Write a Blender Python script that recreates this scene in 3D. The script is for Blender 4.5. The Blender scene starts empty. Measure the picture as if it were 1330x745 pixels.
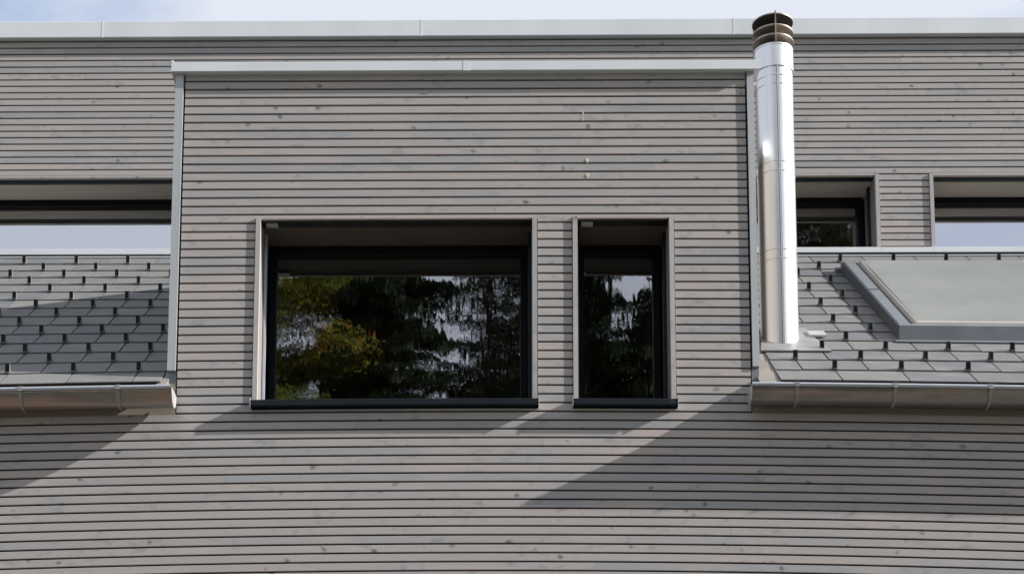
import bpy, math, random
import numpy as np
from mathutils import Vector, Matrix

random.seed(7); np.random.seed(7)
scene = bpy.context.scene
COL = scene.collection

# ------------------------------------------------------------------ camera numbers (solved from the photograph)
F, PPX, PPY = 2333.77, 566.37, 1034.54
YAW, PITCH, ROLL = 0.018952, 0.146633, 0.006074
DIST, EYE = 11.0, 1.6
D = 3.127                       # how far the upper storey stands back
RZ0, RM = 4.349 + EYE, 0.731    # slate roofs: z = RZ0 + RM * y
s_, c_ = math.sin, math.cos
FWD = Vector((-s_(YAW)*c_(PITCH), c_(YAW)*c_(PITCH), s_(PITCH)))
RGT0 = Vector((c_(YAW), s_(YAW), 0)); UP0 = RGT0.cross(FWD)
RGT = RGT0*c_(ROLL) + UP0*s_(ROLL); UPV = -RGT0*s_(ROLL) + UP0*c_(ROLL)
CAM = Vector((0, -DIST, EYE))

def droop(x, z):
    """the courses of the real front sag gently towards both ends"""
    k = min(max(0.0, 5.912 + EYE - z), 3.2)
    return 0.001792 * k * min((x - 0.308)**2, 22.0)

def at(px, py, Y):
    r = FWD*F + RGT*(px-PPX) - UPV*(py-PPY)
    p = CAM + r*((Y + DIST)/r.y)
    z = p.z
    for _ in range(4): z = p.z + droop(p.x, z)
    return p.x, z

def on_roof(px, py, lift=0.0):
    lo, hi = -1.0, 6.0
    for _ in range(48):
        Y = (lo+hi)/2; x, z = at(px, py, Y)
        if z > RZ0 + lift + RM*Y: lo = Y
        else: hi = Y
    return x, Y

# ------------------------------------------------------------------ mesh collector
class MB:
    def __init__(self): self.v=[]; self.f=[]; self.t=[]; self.uv=[]; self.m=[]; self.sm=[]
    def poly(self, pts, tone=0.5, uvs=None, mat=0, smooth=False):
        n=len(self.v); self.v += [tuple(p) for p in pts]; self.f.append(tuple(range(n, n+len(pts))))
        self.t.append(tone); self.m.append(mat); self.sm.append(smooth)
        self.uv += (uvs if uvs else [(p[0]+p[1], p[2]) for p in pts])
    def box(self, x0,x1,y0,y1,z0,z1, tone=.5, uo=(0,0), mat=0, seg=.4, ch=0.0):
        """axis box, cut along x so it can follow the sag; ch = chamfer on the front edges"""
        n = max(1, int((x1-x0)/seg + .999)); xs=[x0+(x1-x0)*i/n for i in range(n+1)]
        prof = [(y1,z0),(y0+ch,z0),(y0,z0+ch),(y0,z1-ch),(y0+ch,z1),(y1,z1)] if ch>0 else [(y1,z0),(y0,z0),(y0,z1),(y1,z1)]
        L=len(prof)
        acc=[0.0]
        for i in range(1,L+1):
            a,b=prof[i-1],prof[i%L]; acc.append(acc[-1]+math.hypot(a[0]-b[0],a[1]-b[1]))
        for i in range(n):
            a,b=xs[i],xs[i+1]
            for j in range(L):
                p,q=prof[j],prof[(j+1)%L]
                self.poly([(a,p[0],p[1]),(b,p[0],p[1]),(b,q[0],q[1]),(a,q[0],q[1])][::-1] if False else [(b,p[0],p[1]),(a,p[0],p[1]),(a,q[0],q[1]),(b,q[0],q[1])][::-1],
                    tone, [(a+uo[0],acc[j]+uo[1]),(b+uo[0],acc[j]+uo[1]),(b+uo[0],acc[j+1]+uo[1]),(a+uo[0],acc[j+1]+uo[1])][::1] if False else
                    [(b+uo[0],acc[j+1]+uo[1]),(a+uo[0],acc[j+1]+uo[1]),(a+uo[0],acc[j]+uo[1]),(b+uo[0],acc[j]+uo[1])], mat)
        self.poly([(x0,p[0],p[1]) for p in prof], tone, [(p[0]+uo[0],p[1]+uo[1]) for p in prof], mat)
        self.poly([(x1,p[0],p[1]) for p in prof[::-1]], tone, [(p[0]+uo[0],p[1]+uo[1]) for p in prof[::-1]], mat)
    def hexa(self, c, tone=.5, mat=0, uo=(0,0)):
        """8 corners: bottom 0-3 (ccw seen from above), top 4-7"""
        for q in ((3,2,1,0),(4,5,6,7),(0,1,5,4),(1,2,6,5),(2,3,7,6),(3,0,4,7)):
            pts=[c[i] for i in q]
            self.poly(pts, tone, [(p[0]+uo[0], p[1]*1.24+uo[1]) for p in pts], mat)
    def rbox(self, x0,x1,Y0,Y1,n0,n1, tone=.5, mat=0, nseg=1, uo=(0,0), n0b=None, n1b=None):
        """box lying on the roof slope: Y range in plan, n = height square to the slope (b = at its upper end)"""
        n0b = n0 if n0b is None else n0b; n1b = n1 if n1b is None else n1b
        for i in range(nseg):
            a=x0+(x1-x0)*i/nseg; b=x0+(x1-x0)*(i+1)/nseg
            self.hexa([rp(a,Y0,n0),rp(b,Y0,n0),rp(b,Y1,n0b),rp(a,Y1,n0b),rp(a,Y0,n1),rp(b,Y0,n1),rp(b,Y1,n1b),rp(a,Y1,n1b)], tone, mat, uo)
    def lathe(self, cx, cy, prof, n=48, tone=.5, mat=0, a0=0.0, a1=2*math.pi):
        for i in range(n):
            A=a0+(a1-a0)*i/n; B=a0+(a1-a0)*(i+1)/n
            for (r0,z0),(r1,z1) in zip(prof, prof[1:]):
                pts=[(cx+r0*c_(A),cy+r0*s_(A),z0),(cx+r0*c_(B),cy+r0*s_(B),z0),(cx+r1*c_(B),cy+r1*s_(B),z1),(cx+r1*c_(A),cy+r1*s_(A),z1)]
                if r0<1e-6: pts=pts[1:]
                elif r1<1e-6: pts=pts[:3]
                self.poly(pts, tone, [(A*r0,p[2]) for p in pts], mat, True)
    def build(self, name, mats, parent=None, sag=True, merge=False):
        me=bpy.data.meshes.new(name)
        v=[(x,y,z-droop(x,z)) for x,y,z in self.v] if sag else self.v
        me.from_pydata(v,[],self.f)
        at_=me.attributes.new('tone','FLOAT','FACE'); at_.data.foreach_set('value', self.t)
        uv=me.uv_layers.new(name='UVMap'); uv.data.foreach_set('uv',[c for p in self.uv for c in p])
        for m in (mats if isinstance(mats,(list,tuple)) else [mats]): me.materials.append(m)
        me.polygons.foreach_set('material_index', self.m)
        me.polygons.foreach_set('use_smooth', self.sm)
        if merge:
            import bmesh
            b=bmesh.new(); b.from_mesh(me); bmesh.ops.remove_doubles(b, verts=b.verts, dist=1e-5); bmesh.ops.recalc_face_normals(b, faces=b.faces); b.to_mesh(me); b.free()
        me.update()
        o=bpy.data.objects.new(name, me); COL.objects.link(o)
        if parent is not None: o.parent=parent
        return o

SN = math.hypot(1, RM)
def rp(x, Y, n): return (x, Y - n*RM/SN, RZ0 + RM*Y + n/SN)

# ------------------------------------------------------------------ materials
def newmat(name):
    m=bpy.data.materials.new(name); m.use_nodes=True; nt=m.node_tree
    return m, nt, nt.nodes['Principled BSDF']
def N(nt, t, **k):
    n=nt.nodes.new(t)
    for a,b in k.items(): setattr(n,a,b)
    return n
def ramp(nt, src, stops, interp='LINEAR'):
    r=N(nt,'ShaderNodeValToRGB'); e=r.color_ramp.elements; r.color_ramp.interpolation=interp
    while len(e)<len(stops): e.new(.5)
    for el,(p,c) in zip(e,stops):
        el.position=p; el.color=(c if isinstance(c,(list,tuple)) else (c,c,c))[:3]+(1,) if isinstance(c,tuple) else (c,c,c,1)
    nt.links.new(src, r.inputs[0]); return r.outputs[0]
def mix(nt, f, a, b, mode='MIX'):
    m=N(nt,'ShaderNodeMix', data_type='RGBA', blend_type=mode)
    for s,i in ((f,0),(a,6),(b,7)):
        if hasattr(s,'is_linked'): nt.links.new(s, m.inputs[i])
        elif i==0: m.inputs[0].default_value=s
        else: m.inputs[i].default_value=tuple(s)+(1,)
    return m.outputs[2]
def uvmap(nt, scale=(1,1,1), rot=0, loc=(0,0,0), src='UV'):
    tc=N(nt,'ShaderNodeTexCoord'); mp=N(nt,'ShaderNodeMapping'); mp.inputs['Scale'].default_value=scale
    mp.inputs['Rotation'].default_value=(0,0,rot); mp.inputs['Location'].default_value=loc
    nt.links.new(tc.outputs[src], mp.inputs[0]); return mp.outputs[0]
def noise(nt, vec, scale=1, detail=4, rough=.55, dist=0.0):
    n=N(nt,'ShaderNodeTexNoise'); n.inputs['Scale'].default_value=scale; n.inputs['Detail'].default_value=detail
    n.inputs['Roughness'].default_value=rough; n.inputs['Distortion'].default_value=dist
    nt.links.new(vec, n.inputs['Vector']); return n.outputs['Fac']
def attr(nt, name='tone'):
    a=N(nt,'ShaderNodeAttribute'); a.attribute_name=name; return a.outputs['Fac']
def bump(nt, b, h, strength=.2, dist=.01):
    n=N(nt,'ShaderNodeBump'); n.inputs['Strength'].default_value=strength; n.inputs['Distance'].default_value=dist
    nt.links.new(h, n.inputs['Height']); nt.links.new(n.outputs[0], b.inputs['Normal'])

def wood_mat(name, dark=1.0):
    m,nt,b=newmat(name)
    t=attr(nt)
    base=ramp(nt,t,[(0,(.300*dark,.305*dark,.318*dark)),(.3,(.340*dark,.331*dark,.328*dark)),(.55,(.376*dark,.352*dark,.338*dark)),(.8,(.390*dark,.370*dark,.354*dark)),(1,(.435*dark,.388*dark,.368*dark))])
    # soft cloudy stain drifting along the board, bluish and pinkish
    n1=noise(nt,uvmap(nt,(.9,9,1)),1.0,4,.6)
    base=mix(nt,ramp(nt,n1,[(.40,0.0),(.70,.7)]),base,(.325*dark,.338*dark,.358*dark))
    n1b=noise(nt,uvmap(nt,(1.7,6,1),0,(9,3,0)),1.0,3,.6)
    base=mix(nt,ramp(nt,n1b,[(.48,0.0),(.7,.6)]),base,(.445*dark,.393*dark,.37*dark))
    # fine grain
    n2=noise(nt,uvmap(nt,(4,170,1)),1.0,5,.65)
    base=mix(nt,.22,base,ramp(nt,n2,[(.25,.45),(.75,1.0)]),'MULTIPLY')
    # knots: small dark ovals with a slanting smear
    vec=uvmap(nt,(6.0,7.5,1),.5)
    wn=N(nt,'ShaderNodeTexNoise'); wn.inputs['Scale'].default_value=1.6; wn.inputs['Detail'].default_value=3; nt.links.new(vec,wn.inputs['Vector'])
    va=N(nt,'ShaderNodeVectorMath',operation='MULTIPLY_ADD'); va.inputs[1].default_value=(.35,.35,0); nt.links.new(wn.outputs['Color'],va.inputs[0]); nt.links.new(vec,va.inputs[2])
    vo=N(nt,'ShaderNodeTexVoronoi'); vo.inputs['Scale'].default_value=1.0; nt.links.new(va.outputs[0],vo.inputs['Vector'])
    k=ramp(nt,vo.outputs['Distance'],[(.05,1.0),(.15,0.0)])
    sep=N(nt,'ShaderNodeSeparateColor'); nt.links.new(vo.outputs['Color'],sep.inputs[0])
    gate=ramp(nt,sep.outputs[0],[(.30,0.0),(.34,1.0)])
    km=N(nt,'ShaderNodeMath',operation='MULTIPLY'); nt.links.new(k,km.inputs[0]); nt.links.new(gate,km.inputs[1])
    kb=N(nt,'ShaderNodeMath',operation='MULTIPLY'); nt.links.new(km.outputs[0],kb.inputs[0])
    nk=noise(nt,uvmap(nt,(30,60,1)),1.0,2); nt.links.new(ramp(nt,nk,[(.3,.5),(.6,1.0)]),kb.inputs[1])
    base=mix(nt,kb.outputs[0],base,(.10,.108,.12))
    # slanting blue-grey smudges
    sm=noise(nt,uvmap(nt,(11,19,1),.6,(4,2,0)),1.0,3,.6)
    sg=noise(nt,uvmap(nt,(3.2,6,1),0,(2,7,0)),1.0,1,.5)
    mm=N(nt,'ShaderNodeMath',operation='MULTIPLY'); nt.links.new(ramp(nt,sm,[(.51,0.0),(.68,.55)]),mm.inputs[0]); nt.links.new(ramp(nt,sg,[(.50,0.0),(.60,1.0)]),mm.inputs[1])
    base=mix(nt,mm.outputs[0],base,(.185,.205,.225))
    base=mix(nt,1.0,base,(.955,.94,.935),'MULTIPLY')
    nt.links.new(base,b.inputs['Base Color']); b.inputs['Roughness'].default_value=.72; b.inputs['Specular IOR Level'].default_value=.25
    bump(nt,b,n2,.25,.002)
    return m
def plain(name, col, rough=.5, metal=0.0, var=.12, scale=6.0, spec=.5, stretch=(1,1,1)):
    m,nt,b=newmat(name)
    n=noise(nt,uvmap(nt,stretch,src='Object'),scale,5,.6)
    c=mix(nt,ramp(nt,n,[(.3,0.0),(.72,1.0)]),[x*(1-var) for x in col],[min(1,x*(1+var)) for x in col])
    nt.links.new(c,b.inputs['Base Color']); b.inputs['Metallic'].default_value=metal; b.inputs['Specular IOR Level'].default_value=spec
    nt.links.new(ramp(nt,n,[(.2,max(0,rough-.06)),(.8,min(1,rough+.08))]),b.inputs['Roughness'])
    return m

M={}
M['wood']=wood_mat('grey_stained_spruce')
M['wood_frame']=wood_mat('grey_stained_trim',1.04)
M['membrane']=plain('black_membrane',(.004,.004,.0044),.95,0,.2)
M['coping']=plain('pale_sheet_metal',(.60,.625,.645),.42,.25,.05,1.0,.5,(2.5,2.5,.5))
M['trim']=plain('grey_sheet_metal',(.37,.39,.405),.45,.25,.06,2.0,.5,(30,30,.6))
M['flash']=plain('dull_zinc',(.155,.176,.196),.42,.25,.10,5)
M['zinc_shade']=plain('zinc_painted_shade',(.065,.07,.078),.6,.2,.12,6)  # roof window's left side: zinc colour darkened to stand for shade
M['bead']=plain('bright_gutter_bead',(.42,.45,.5),.35,.5,.05,9)
M['strap']=plain('gutter_strap_zinc',(.27,.265,.25),.4,.5,.1,12)
M['soffit_up']=plain('bounce_lit_upper_lining',(.36,.315,.27),.7,0,.1,3,.3,(1,8,8))  # upper soffits: bounce light from the roofs put into the colour
M['jamb']=plain('jamb_lining',(.19,.178,.165),.65,0,.06,5,.3,(8,8,.6))
M['valley']=plain('weathered_valley_sheet',(.24,.22,.20),.5,.3,.25,4)
M['cheek']=plain('brown_cheek_cladding',(.165,.154,.146),.6,0,.08,3)
M['fascia']=plain('brown_fascia_board',(.20,.175,.145),.7,0,.12,4,.3,(1,8,8))
M['apron']=plain('tinned_apron',(.27,.27,.275),.45,.45,.12,8)
M['bright']=plain('bright_sheet',(.62,.62,.62),.38,.7,.10,7)
M['navy']=plain('anthracite_metal',(.010,.014,.020),.5,.0,.15,8,.25)
M['rail']=plain('light_rail_metal',(.42,.45,.5),.35,.5,.05,9)
M['frame']=plain('black_sash_paint',(.004,.004,.0055),.6,.0,.1,8,.12)
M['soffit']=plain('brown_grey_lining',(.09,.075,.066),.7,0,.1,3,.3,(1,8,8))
M['plaster']=plain('grey_plinth_render',(.32,.31,.30),.9,0,.1,4)
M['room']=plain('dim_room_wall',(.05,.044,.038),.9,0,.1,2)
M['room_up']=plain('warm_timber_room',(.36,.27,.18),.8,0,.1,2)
M['hook']=plain('dark_steel_hook',(.005,.005,.006),.6,.0,.1,30,.25)
M['hookedge']=plain('pale_steel_edge',(.20,.19,.185),.45,.5,.2,40)  # paler steel for the hook's foot and right cheek
M['resin']=plain('yellow_resin',(.52,.47,.33),.5,0,.2,40)
M['gutter']=None
for key,lo in (('gutter',.56),('gutter_stained',.44)):
  m,nt,b=newmat('zinc_gutter_metal' if key=='gutter' else 'stained_gutter_metal')
  n=noise(nt,uvmap(nt,(1.2,5,5),src='Object'),2.0,6,.65)
  c=mix(nt,ramp(nt,n,[(.3,0.0),(.7,1.0)]),(.185,.172,.158),(.32,.302,.278))
  n3=noise(nt,uvmap(nt,(.7,2,9),0,(3,1,0),'Object'),1.5,3,.6)
  c=mix(nt,ramp(nt,n3,[(lo,0.0),(lo+.16,.65)]),c,(.46,.30,.23))
  nt.links.new(c,b.inputs['Base Color']); b.inputs['Metallic'].default_value=.85
  nt.links.new(ramp(nt,n,[(.25,.22),(.75,.40)]),b.inputs['Roughness']); bump(nt,b,n,.08,.01)
  M[key]=m
m,nt,b=newmat('brushed_stainless')
n=noise(nt,uvmap(nt,(40,40,.8),src='Object'),1.0,4,.6)
n3=noise(nt,uvmap(nt,(2,2,1.4),src='Object'),1.0,3,.6)
nt.links.new(mix(nt,n,(.66,.655,.645),(.78,.78,.775)),b.inputs['Base Color']); b.inputs['Metallic'].default_value=1
nt.links.new(ramp(nt,n3,[(.3,.29),(.7,.36)]),b.inputs['Roughness']); bump(nt,b,n3,.03,.02)
M['steel']=m
m,nt,b=newmat('brown_cap_steel')  # cap steel, mottled from brown to grey-beige
n=noise(nt,uvmap(nt,(9,9,9),src='Object'),1.0,5,.6)
nt.links.new(mix(nt,ramp(nt,n,[(.3,0.0),(.7,1.0)]),(.22,.165,.13),(.52,.47,.42)),b.inputs['Base Color']); b.inputs['Metallic'].default_value=.8; b.inputs['Roughness'].default_value=.42
M['cap']=m
M['dark_liner']=plain('dark_liner',(.05,.04,.036),.8,.2,.3,14)  # dark brown for the liner under the cap
# fibre-cement slates
m,nt,b=newmat('fibre_cement_slate')
t=attr(nt)
c=ramp(nt,t,[(0,(.098,.106,.118)),(.5,(.123,.127,.131)),(1,(.152,.151,.147))])
n=noise(nt,uvmap(nt,(2.5,5,1)),1.0,5,.65)
c=mix(nt,ramp(nt,n,[(.35,0.0),(.7,.5)]),c,(.17,.166,.155))
n2=noise(nt,uvmap(nt,(60,60,1)),1.0,3,.6)
c=mix(nt,.25,c,ramp(nt,n2,[(.2,.6),(.8,1.0)]),'MULTIPLY')
n4=noise(nt,uvmap(nt,(5,1.2,1),.5),1.0,3,.6)
c=mix(nt,ramp(nt,n4,[(.55,0.0),(.74,.55)]),c,(.088,.092,.102))
n5=noise(nt,uvmap(nt,(3.2,9,1),-.35,(3,8,0)),1.0,3,.6)
c=mix(nt,ramp(nt,n5,[(.55,0.0),(.75,.6)]),c,(.215,.212,.203))
nt.links.new(c,b.inputs['Base Color']); b.inputs['Roughness'].default_value=.55; b.inputs['Specular IOR Level'].default_value=.4
bump(nt,b,n2,.15,.002)
M['slate']=m
M['underlay']=plain('dark_roof_underlay',(.02,.02,.021),.9,0,.2)
# sun-screen fabric over the roof window
m,nt,b=newmat('grey_screen_fabric')
n=noise(nt,uvmap(nt,(1.5,1.5,1.5),src='Object'),1.0,5,.65)
n2=noise(nt,uvmap(nt,(220,220,220),src='Object'),1.0,2,.6)
c=mix(nt,ramp(nt,n,[(.3,0.0),(.72,1.0)]),(.122,.136,.138),(.172,.182,.174))
c=mix(nt,.3,c,ramp(nt,n2,[(.2,.7),(.8,1.0)]),'MULTIPLY')
nt.links.new(c,b.inputs['Base Color']); b.inputs['Roughness'].default_value=.7; bump(nt,b,n2,.2,.001)
M['fabric']=m
# window glass: solar-control coating - strong mirror over a dim room
def glass_mat(name, refl, wave):
    m,nt,b=newmat(name); nt.nodes.remove(b); out=nt.nodes['Material Output']
    g=N(nt,'ShaderNodeBsdfGlossy'); g.inputs['Roughness'].default_value=0.012; g.inputs['Color'].default_value=(.93,.95,1,1)
    tr=N(nt,'ShaderNodeBsdfTransparent'); tr.inputs['Color'].default_value=(.78,.79,.77,1)
    lw=N(nt,'ShaderNodeFresnel'); lw.inputs['IOR'].default_value=1.5
    ad=N(nt,'ShaderNodeMath',operation='ADD'); ad.use_clamp=True; ad.inputs[1].default_value=refl; nt.links.new(lw.outputs[0],ad.inputs[0])
    ms=N(nt,'ShaderNodeMixShader'); nt.links.new(ad.outputs[0],ms.inputs[0]); nt.links.new(tr.outputs[0],ms.inputs[1]); nt.links.new(g.outputs[0],ms.inputs[2])
    nt.links.new(ms.outputs[0],out.inputs[0])
    n=noise(nt,uvmap(nt,(11.0,1.0,3.0),src='Object'),1.0,2,.5)
    bp=N(nt,'ShaderNodeBump'); bp.inputs['Strength'].default_value=wave; bp.inputs['Distance'].default_value=.01; nt.links.new(n,bp.inputs['Height'])
    nt.links.new(bp.outputs[0],g.inputs['Normal'])
    return m
M['glass_upper']=glass_mat('mirror_coated_glass',.60,.02)
M['glass']=glass_mat('coated_window_glass',.36,.045)

# ------------------------------------------------------------------ the house
def tag(o,label=None,cat=None,group=None,kind=None):
    if label: o['label']=label
    if cat: o['category']=cat
    if group: o['group']=group
    if kind: o['kind']=kind
    return o
house=bpy.data.objects.new('timber_house',None); COL.objects.link(house)
tag(house,'grey board-clad house with a front dormer, two slate roofs and a steel flue','house')

XL, XR = -6.2, 6.6              # ends of the front
BP = 0.05813                    # board spacing
GAP = 0.0116
ZLINE = 6.384 + EYE             # one of the shadow gaps, the others follow from it
BZL = 8.568 + EYE

# openings on the front plane
def opening(pxl, pxr, pyt, pyb, Y, yref=420):
    xl=at(pxl,yref,Y)[0]; xr=at(pxr,yref,Y)[0]
    pm=(pxl+pxr)/2
    return xl, xr, at(pm,pyb,Y)[1], at(pm,pyt,Y)[1]
W_BIG = opening(335.7,691.6,284.2,520.5,0,430)
W_SML = opening(750.7,870.8,283.2,520.3,0,430)
zhead_l=at(205,231.5,D)[1]; zsill=at(150,322.5,D)[1]
zhead_r=at(1170,226.5,D)[1]; zsill_r=at(1200,320.5,D)[1]
zh=(zhead_l+zhead_r)/2; zs=(zsill+zsill_r)/2
xw1=at(1138,280,D)[0]; xw2=at(1213.5,280,D)[0]
W_L=(-5.6,-2.28,zs,zh); W_R1=(2.36,xw1,zs,zh); W_R2=(xw2,5.9,zs,zh)
JW=.031                          # jamb board width

DXL=at(229.3,480,0)[0]; DXR=at(976.2,480,0)[0]        # dormer cladding edges
TXL=at(217,480,-.01)[0]; TXR=at(986.6,470,-.01)[0]    # outer edges of its corner trims
Z_EAVE=at(600,537,0)[1]                                # dormer rises above here
Z_DTOP=at(600,95,0)[1]

def clad(name, rows, mat, y0, y1, holes):
    """rows: (z0,z1,[(xa,xb)...]); boards end at random butt joints"""
    mb=MB()
    for z0,z1,spans in rows:
        for xa,xb in spans:
            x=xa - random.uniform(0,3.2)
            while x<xb:
                L=random.uniform(3.4,5.2); a,b=max(xa,x),min(xb,x+L); x+=L
                if b-a<.02: continue
                if xb-b<.25: b=xb; x=xb
                tone=min(1,max(0,random.gauss(.48,.24))); uo=(random.uniform(0,90),random.uniform(0,90)); dy=random.uniform(-.0003,.0003)
                pieces=[(a,b,z0,z1)]
                for hx0,hx1,hz0,hz1 in holes:
                    new=[]
                    for (p,q,r,s) in pieces:
                        if q<=hx0 or p>=hx1 or s<=hz0 or r>=hz1: new.append((p,q,r,s)); continue
                        if p<hx0: new.append((p,hx0,r,s))
                        if q>hx1: new.append((hx1,q,r,s))
                        pp,qq=max(p,hx0),min(q,hx1)
                        if s>hz1+.004: new.append((pp,qq,hz1,s))
                        if r<hz0-.004: new.append((pp,qq,r,hz0))
                    pieces=new
                for p,q,r,s in pieces:
                    if q-p>.006: mb.box(p+.0002,q-.0002,y0+dy,y1,r,s,tone,uo,0,.4,.002 if s-r>.01 else 0)
    return mb
def holes_of(ws,m=JW+.004): return [(w[0]-m,w[1]+m,w[2]-.05,w[3]+.0) for w in ws]

front_holes=[(W_BIG[0]-JW-.004,W_BIG[1]+JW+.004,W_BIG[2]-.05,W_BIG[3]+.004),(W_SML[0]-JW-.004,W_SML[1]+JW+.004,W_SML[2]-.05,W_SML[3]+.004)]
rows=[]
for i in range(-1,128):
    z1=ZLINE-i*BP-GAP/2; z0=ZLINE-(i+1)*BP+GAP/2
    if z0>Z_DTOP+.02: continue
    zc=(z0+z1)/2
    if zc>Z_EAVE-.012: rows.append((z0,min(z1,Z_DTOP+.03),[(DXL+.006,DXR-.006)]))
    else: rows.append((z0,z1,[(XL,XR)]))
    if z0<.75: break
fc=clad('front_cladding',rows,M['wood'],0.0,.02,front_holes)
# a few beads of resin on the boards above the small window
for px,py,h in ((763,208,4.2),(763.5,227.5,3.6),(757.5,147,1.6),(757.6,154,1.4)):
    x,z=at(px,py,0); w=.013 if h>2 else .004
    fc.poly([(x-w*.7,-.0026,z+.012),(x-w,-.0026,z-.004),(x-w*.3,-.0026,z-.014),(x+w*.2,-.0026,z-.024),(x+w*.5,-.0026,z-.012),(x+w,-.0026,z),(x+w*.6,-.0026,z+.013)],.5,None,1)
fc.build('front_cladding',[M['wood'],M['resin']],house)
# black membrane behind the gaps, with the window holes left open
def backing(mb, x0,x1,z0,z1,y0,y1,holes):
    xs=sorted({x0,x1,*[min(max(h[0]+.03,x0),x1) for h in holes],*[min(max(h[1]-.03,x0),x1) for h in holes]})
    for a,b in zip(xs,xs[1:]):
        if b-a<1e-4: continue
        hz=[(h[2]+.03,h[3]+.03) for h in holes if h[0]+.03<=a+1e-5 and h[1]-.03>=b-1e-5]
        z=z0
        for p,q in sorted(hz):
            if p>z: mb.box(a,b,y0,y1,z,min(p,z1))
            z=max(z,q)
        if z<z1: mb.box(a,b,y0,y1,z,z1)
mb=MB(); backing(mb,DXL+.001,DXR-.001,Z_EAVE,Z_DTOP+.05,.034,.07,front_holes); backing(mb,XL,DXL,.7,Z_EAVE+.05,.034,.07,[]); backing(mb,DXR,XR,.7,Z_EAVE+.05,.034,.07,[]); backing(mb,DXL,DXR,.7,Z_EAVE-.001,.034,.07,[]); mb.build('wall_membrane',M['membrane'],house)
mb=MB(); mb.box(XL-.02,XR+.02,.0,.3,-.05,.72); mb.build('plinth',M['plaster'],house)
# upper storey set back behind the roofs
rows=[]
ZP=at(665,46.2,D)[1]            # underside of the parapet flashing
for i in range(-3,40):
    z1=BZL-i*BP-GAP/2; z0=BZL-(i+1)*BP+GAP/2
    if z0>ZP+.05: continue
    rows.append((z0,z1,[(XL,XR)]))
    if z0<zs-.05: break
back_holes=[(w[0]-JW-.004,w[1]+JW+.004,w[2]-.2,w[3]+.003) for w in (W_L,W_R1,W_R2)]
clad('upper_cladding',rows,M['wood'],D,D+.02,back_holes).build('upper_cladding',M['wood'],house)
mb=MB(); backing(mb,XL,XR,zs-.3,ZP+.1,D+.034,D+.07,back_holes); mb.build('upper_wall_membrane',M['membrane'],house)
# the rest of the body: ends, back, flat roof, floor between
mb=MB()
mb.box(XL+.01,XL+.2,.065,9,0,RZ0-.05); mb.box(XR-.2,XR-.01,.065,9,0,RZ0-.05)
mb.box(XL+.01,XL+.2,D+.065,9,RZ0-.05,ZP+.06); mb.box(XR-.2,XR-.01,D+.065,9,RZ0-.05,ZP+.06)
for xa,xb in ((XL+.01,XL+.2),(XR-.2,XR-.01)):
    mb.hexa([(xa,.065,RZ0-.06),(xb,.065,RZ0-.06),(xb,D+.06,RZ0-.06),(xa,D+.06,RZ0-.06),(xa,.07,RZ0-.01),(xb,.07,RZ0-.01),(xb,D+.06,RZ0+RM*D-.05),(xa,D+.06,RZ0+RM*D-.05)])
mb.box(XL+.01,XR-.01,9,9.2,0,ZP+.06)
mb.build('end_wall',M['plaster'],house)
mb=MB(); mb.box(XL+.02,XR-.02,D+.07,9.1,ZP+.06,ZP+.1); mb.build('flat_roof',M['flash'],house)
# rooms behind the glass
mb=MB()
def room(x0,x1,y0,y1,z0,z1):
    mb.box(x0,x1,y1,y1+.02,z0,z1); mb.box(x0,x1,y0,y1,z0-.02,z0); mb.box(x0,x1,y0,y1,z1,z1+.02); mb.box(x0-.02,x0,y0,y1,z0,z1); mb.box(x1,x1+.02,y0,y1,z0,z1)
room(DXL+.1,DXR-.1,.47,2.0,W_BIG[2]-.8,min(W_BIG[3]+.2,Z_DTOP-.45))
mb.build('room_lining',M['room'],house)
mb=MB(); room(XL+.3,XR-.3,D+.5,6.0,zs-.9,zh+.15); mb.build('room_lining',M['room_up'],house)

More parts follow.
